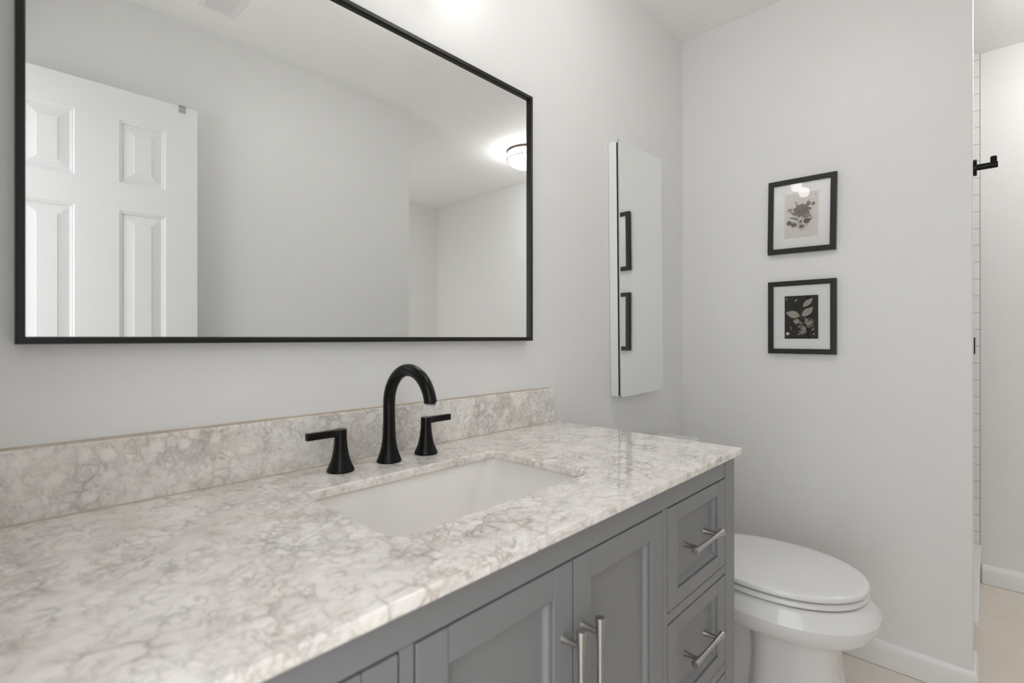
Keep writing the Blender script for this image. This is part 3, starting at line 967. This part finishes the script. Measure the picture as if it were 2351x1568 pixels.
for yy, sg in ((DYf, 1), (DYf - 0.035, -1)):
    bm = bmesh.new(); lathe(bm, [(0.030, 0), (0.028, sg * 0.006), (0.012, sg * 0.010), (0.011, sg * 0.030), (0.024, sg * 0.040), (0.026, sg * 0.052), (0.018, sg * 0.060)], c=(0.535, yy, 0.95), axis='y', n=28)
    autosmooth(obj('door_knob', bm, M['nickel'], dr))
hb = boxes((0.5320, 0.5545, DYf + 0.0004, DYf + 0.0024, dz1 - 0.024, dz1 + 0.0022), (0.5320, 0.5545, DYf - 0.0354, DYf + 0.0024, dz1 + 0.0004, dz1 + 0.0022), (0.5320, 0.5545, DYf - 0.0374, DYf - 0.0354, dz1 - 0.15, dz1 + 0.0022))
tag(obj('over_door_hook', hb, M['grey_metal']), 'small grey metal hook clip over the top edge of the white panelled door', 'hook')

# ceiling register
t = thing('ceiling_vent', 'white slatted air vent on the ceiling reflected at the top of the mirror', 'vent', (0.6495, -0.1650, ZC))
VY0, VY1 = -0.148, 0.148
bm = bmesh.new()
def flat_frame(bm, x0, x1, y0, y1, wd, z0, z1):
    for b_ in ((x0, x0 + wd, y0, y1, z0, z1), (x1 - wd, x1, y0, y1, z0, z1), (x0 + wd, x1 - wd, y0, y0 + wd, z0, z1), (x0 + wd, x1 - wd, y1 - wd, y1, z0, z1)):
        box(bm, *b_)
flat_frame(bm, -0.0665, 0.0665, VY0, VY1, 0.0205, -0.005, 0.0)
obj('frame', bm, M['white_metal'], t, bevel=0.002)
obj('duct', boxes((-0.046, 0.046, VY0 + 0.0205, VY1 - 0.0205, -0.0012, -0.0002)), M['duct'], t)
k = 0
yy = VY0 + 0.026
while yy < VY1 - 0.024:
    if abs(yy - 0.0) > 0.012:
        hwid = 0.0046 if yy < 0 else 0.0036
        bm = boxes((-0.046, 0.046, -hwid, hwid, -0.0006, 0.0006))
        s_ = obj('slat', bm, M['white_metal'], t)
        s_.location = (0, yy, -0.0048)
        s_.rotation_euler = (R(38 if yy < 0 else -30), 0, 0)
    yy += 0.0105
obj('divider', boxes((-0.046, 0.046, -0.006, 0.006, -0.006, -0.0012)), M['white_metal'], t)

# flush ceiling lamp
LC = (2.632, -0.418)
t = thing('ceiling_lamp', 'round flush ceiling lamp with bronze rings and glowing white bowl reflected at the mirror edge', 'ceiling lamp', (LC[0], LC[1], ZC))
bm = bmesh.new(); lathe(bm, [(0.132, 0.0), (0.138, -0.001), (0.138, -0.008), (0.132, -0.009)], n=64)
autosmooth(obj('ceiling_pan', bm, M['bronze'], t))
bm = bmesh.new(); lathe(bm, [(0.126, -0.009), (0.128, -0.040), (0.132, -0.060), (0.128, -0.075), (0.112, -0.092), (0.085, -0.106), (0.05, -0.115), (0.012, -0.118)], n=64)
obj('bowl_shade', bm, M['glow2'], t, smooth=True)
for z_, r_ in ((-0.012, 0.1365), (-0.062, 0.1395)):
    bm = bmesh.new()
    n = 96
    tube(bm, [(r_ * math.cos(2 * math.pi * i / n), r_ * math.sin(2 * math.pi * i / n), z_) for i in range(n + 1)], 0.0045, 12)
    obj('ring', bm, M['bronze'], t, smooth=True)
for i in range(6):
    a = R(60 * i + 12)
    bm = bmesh.new()
    tube(bm, [(0.1375 * math.cos(a), 0.1375 * math.sin(a), -0.010), (0.1405 * math.cos(a), 0.1405 * math.sin(a), -0.064)], 0.0022, 10)
    obj('rod', bm, M['bronze'], t)

# added fill light over the vanity, built as a ceiling bowl, unseen above the frame
LR = (1.15, 0.41)
t = thing('ceiling_lamp', 'added fill light shaped as a round white ceiling bowl, out of view in front of the vanity', 'ceiling lamp', (LR[0], LR[1], ZC))
bm = bmesh.new(); lathe(bm, [(0.110, 0.0), (0.115, -0.002), (0.115, -0.012), (0.110, -0.014)], n=64)
autosmooth(obj('ceiling_pan', bm, M['white_metal'], t))
bm = bmesh.new(); lathe(bm, [(0.118, -0.014), (0.128, -0.024), (0.130, -0.040), (0.122, -0.056), (0.095, -0.068), (0.05, -0.073), (0.012, -0.074)], n=64)
obj('bowl_shade', bm, M['glow_fill'], t, smooth=True)
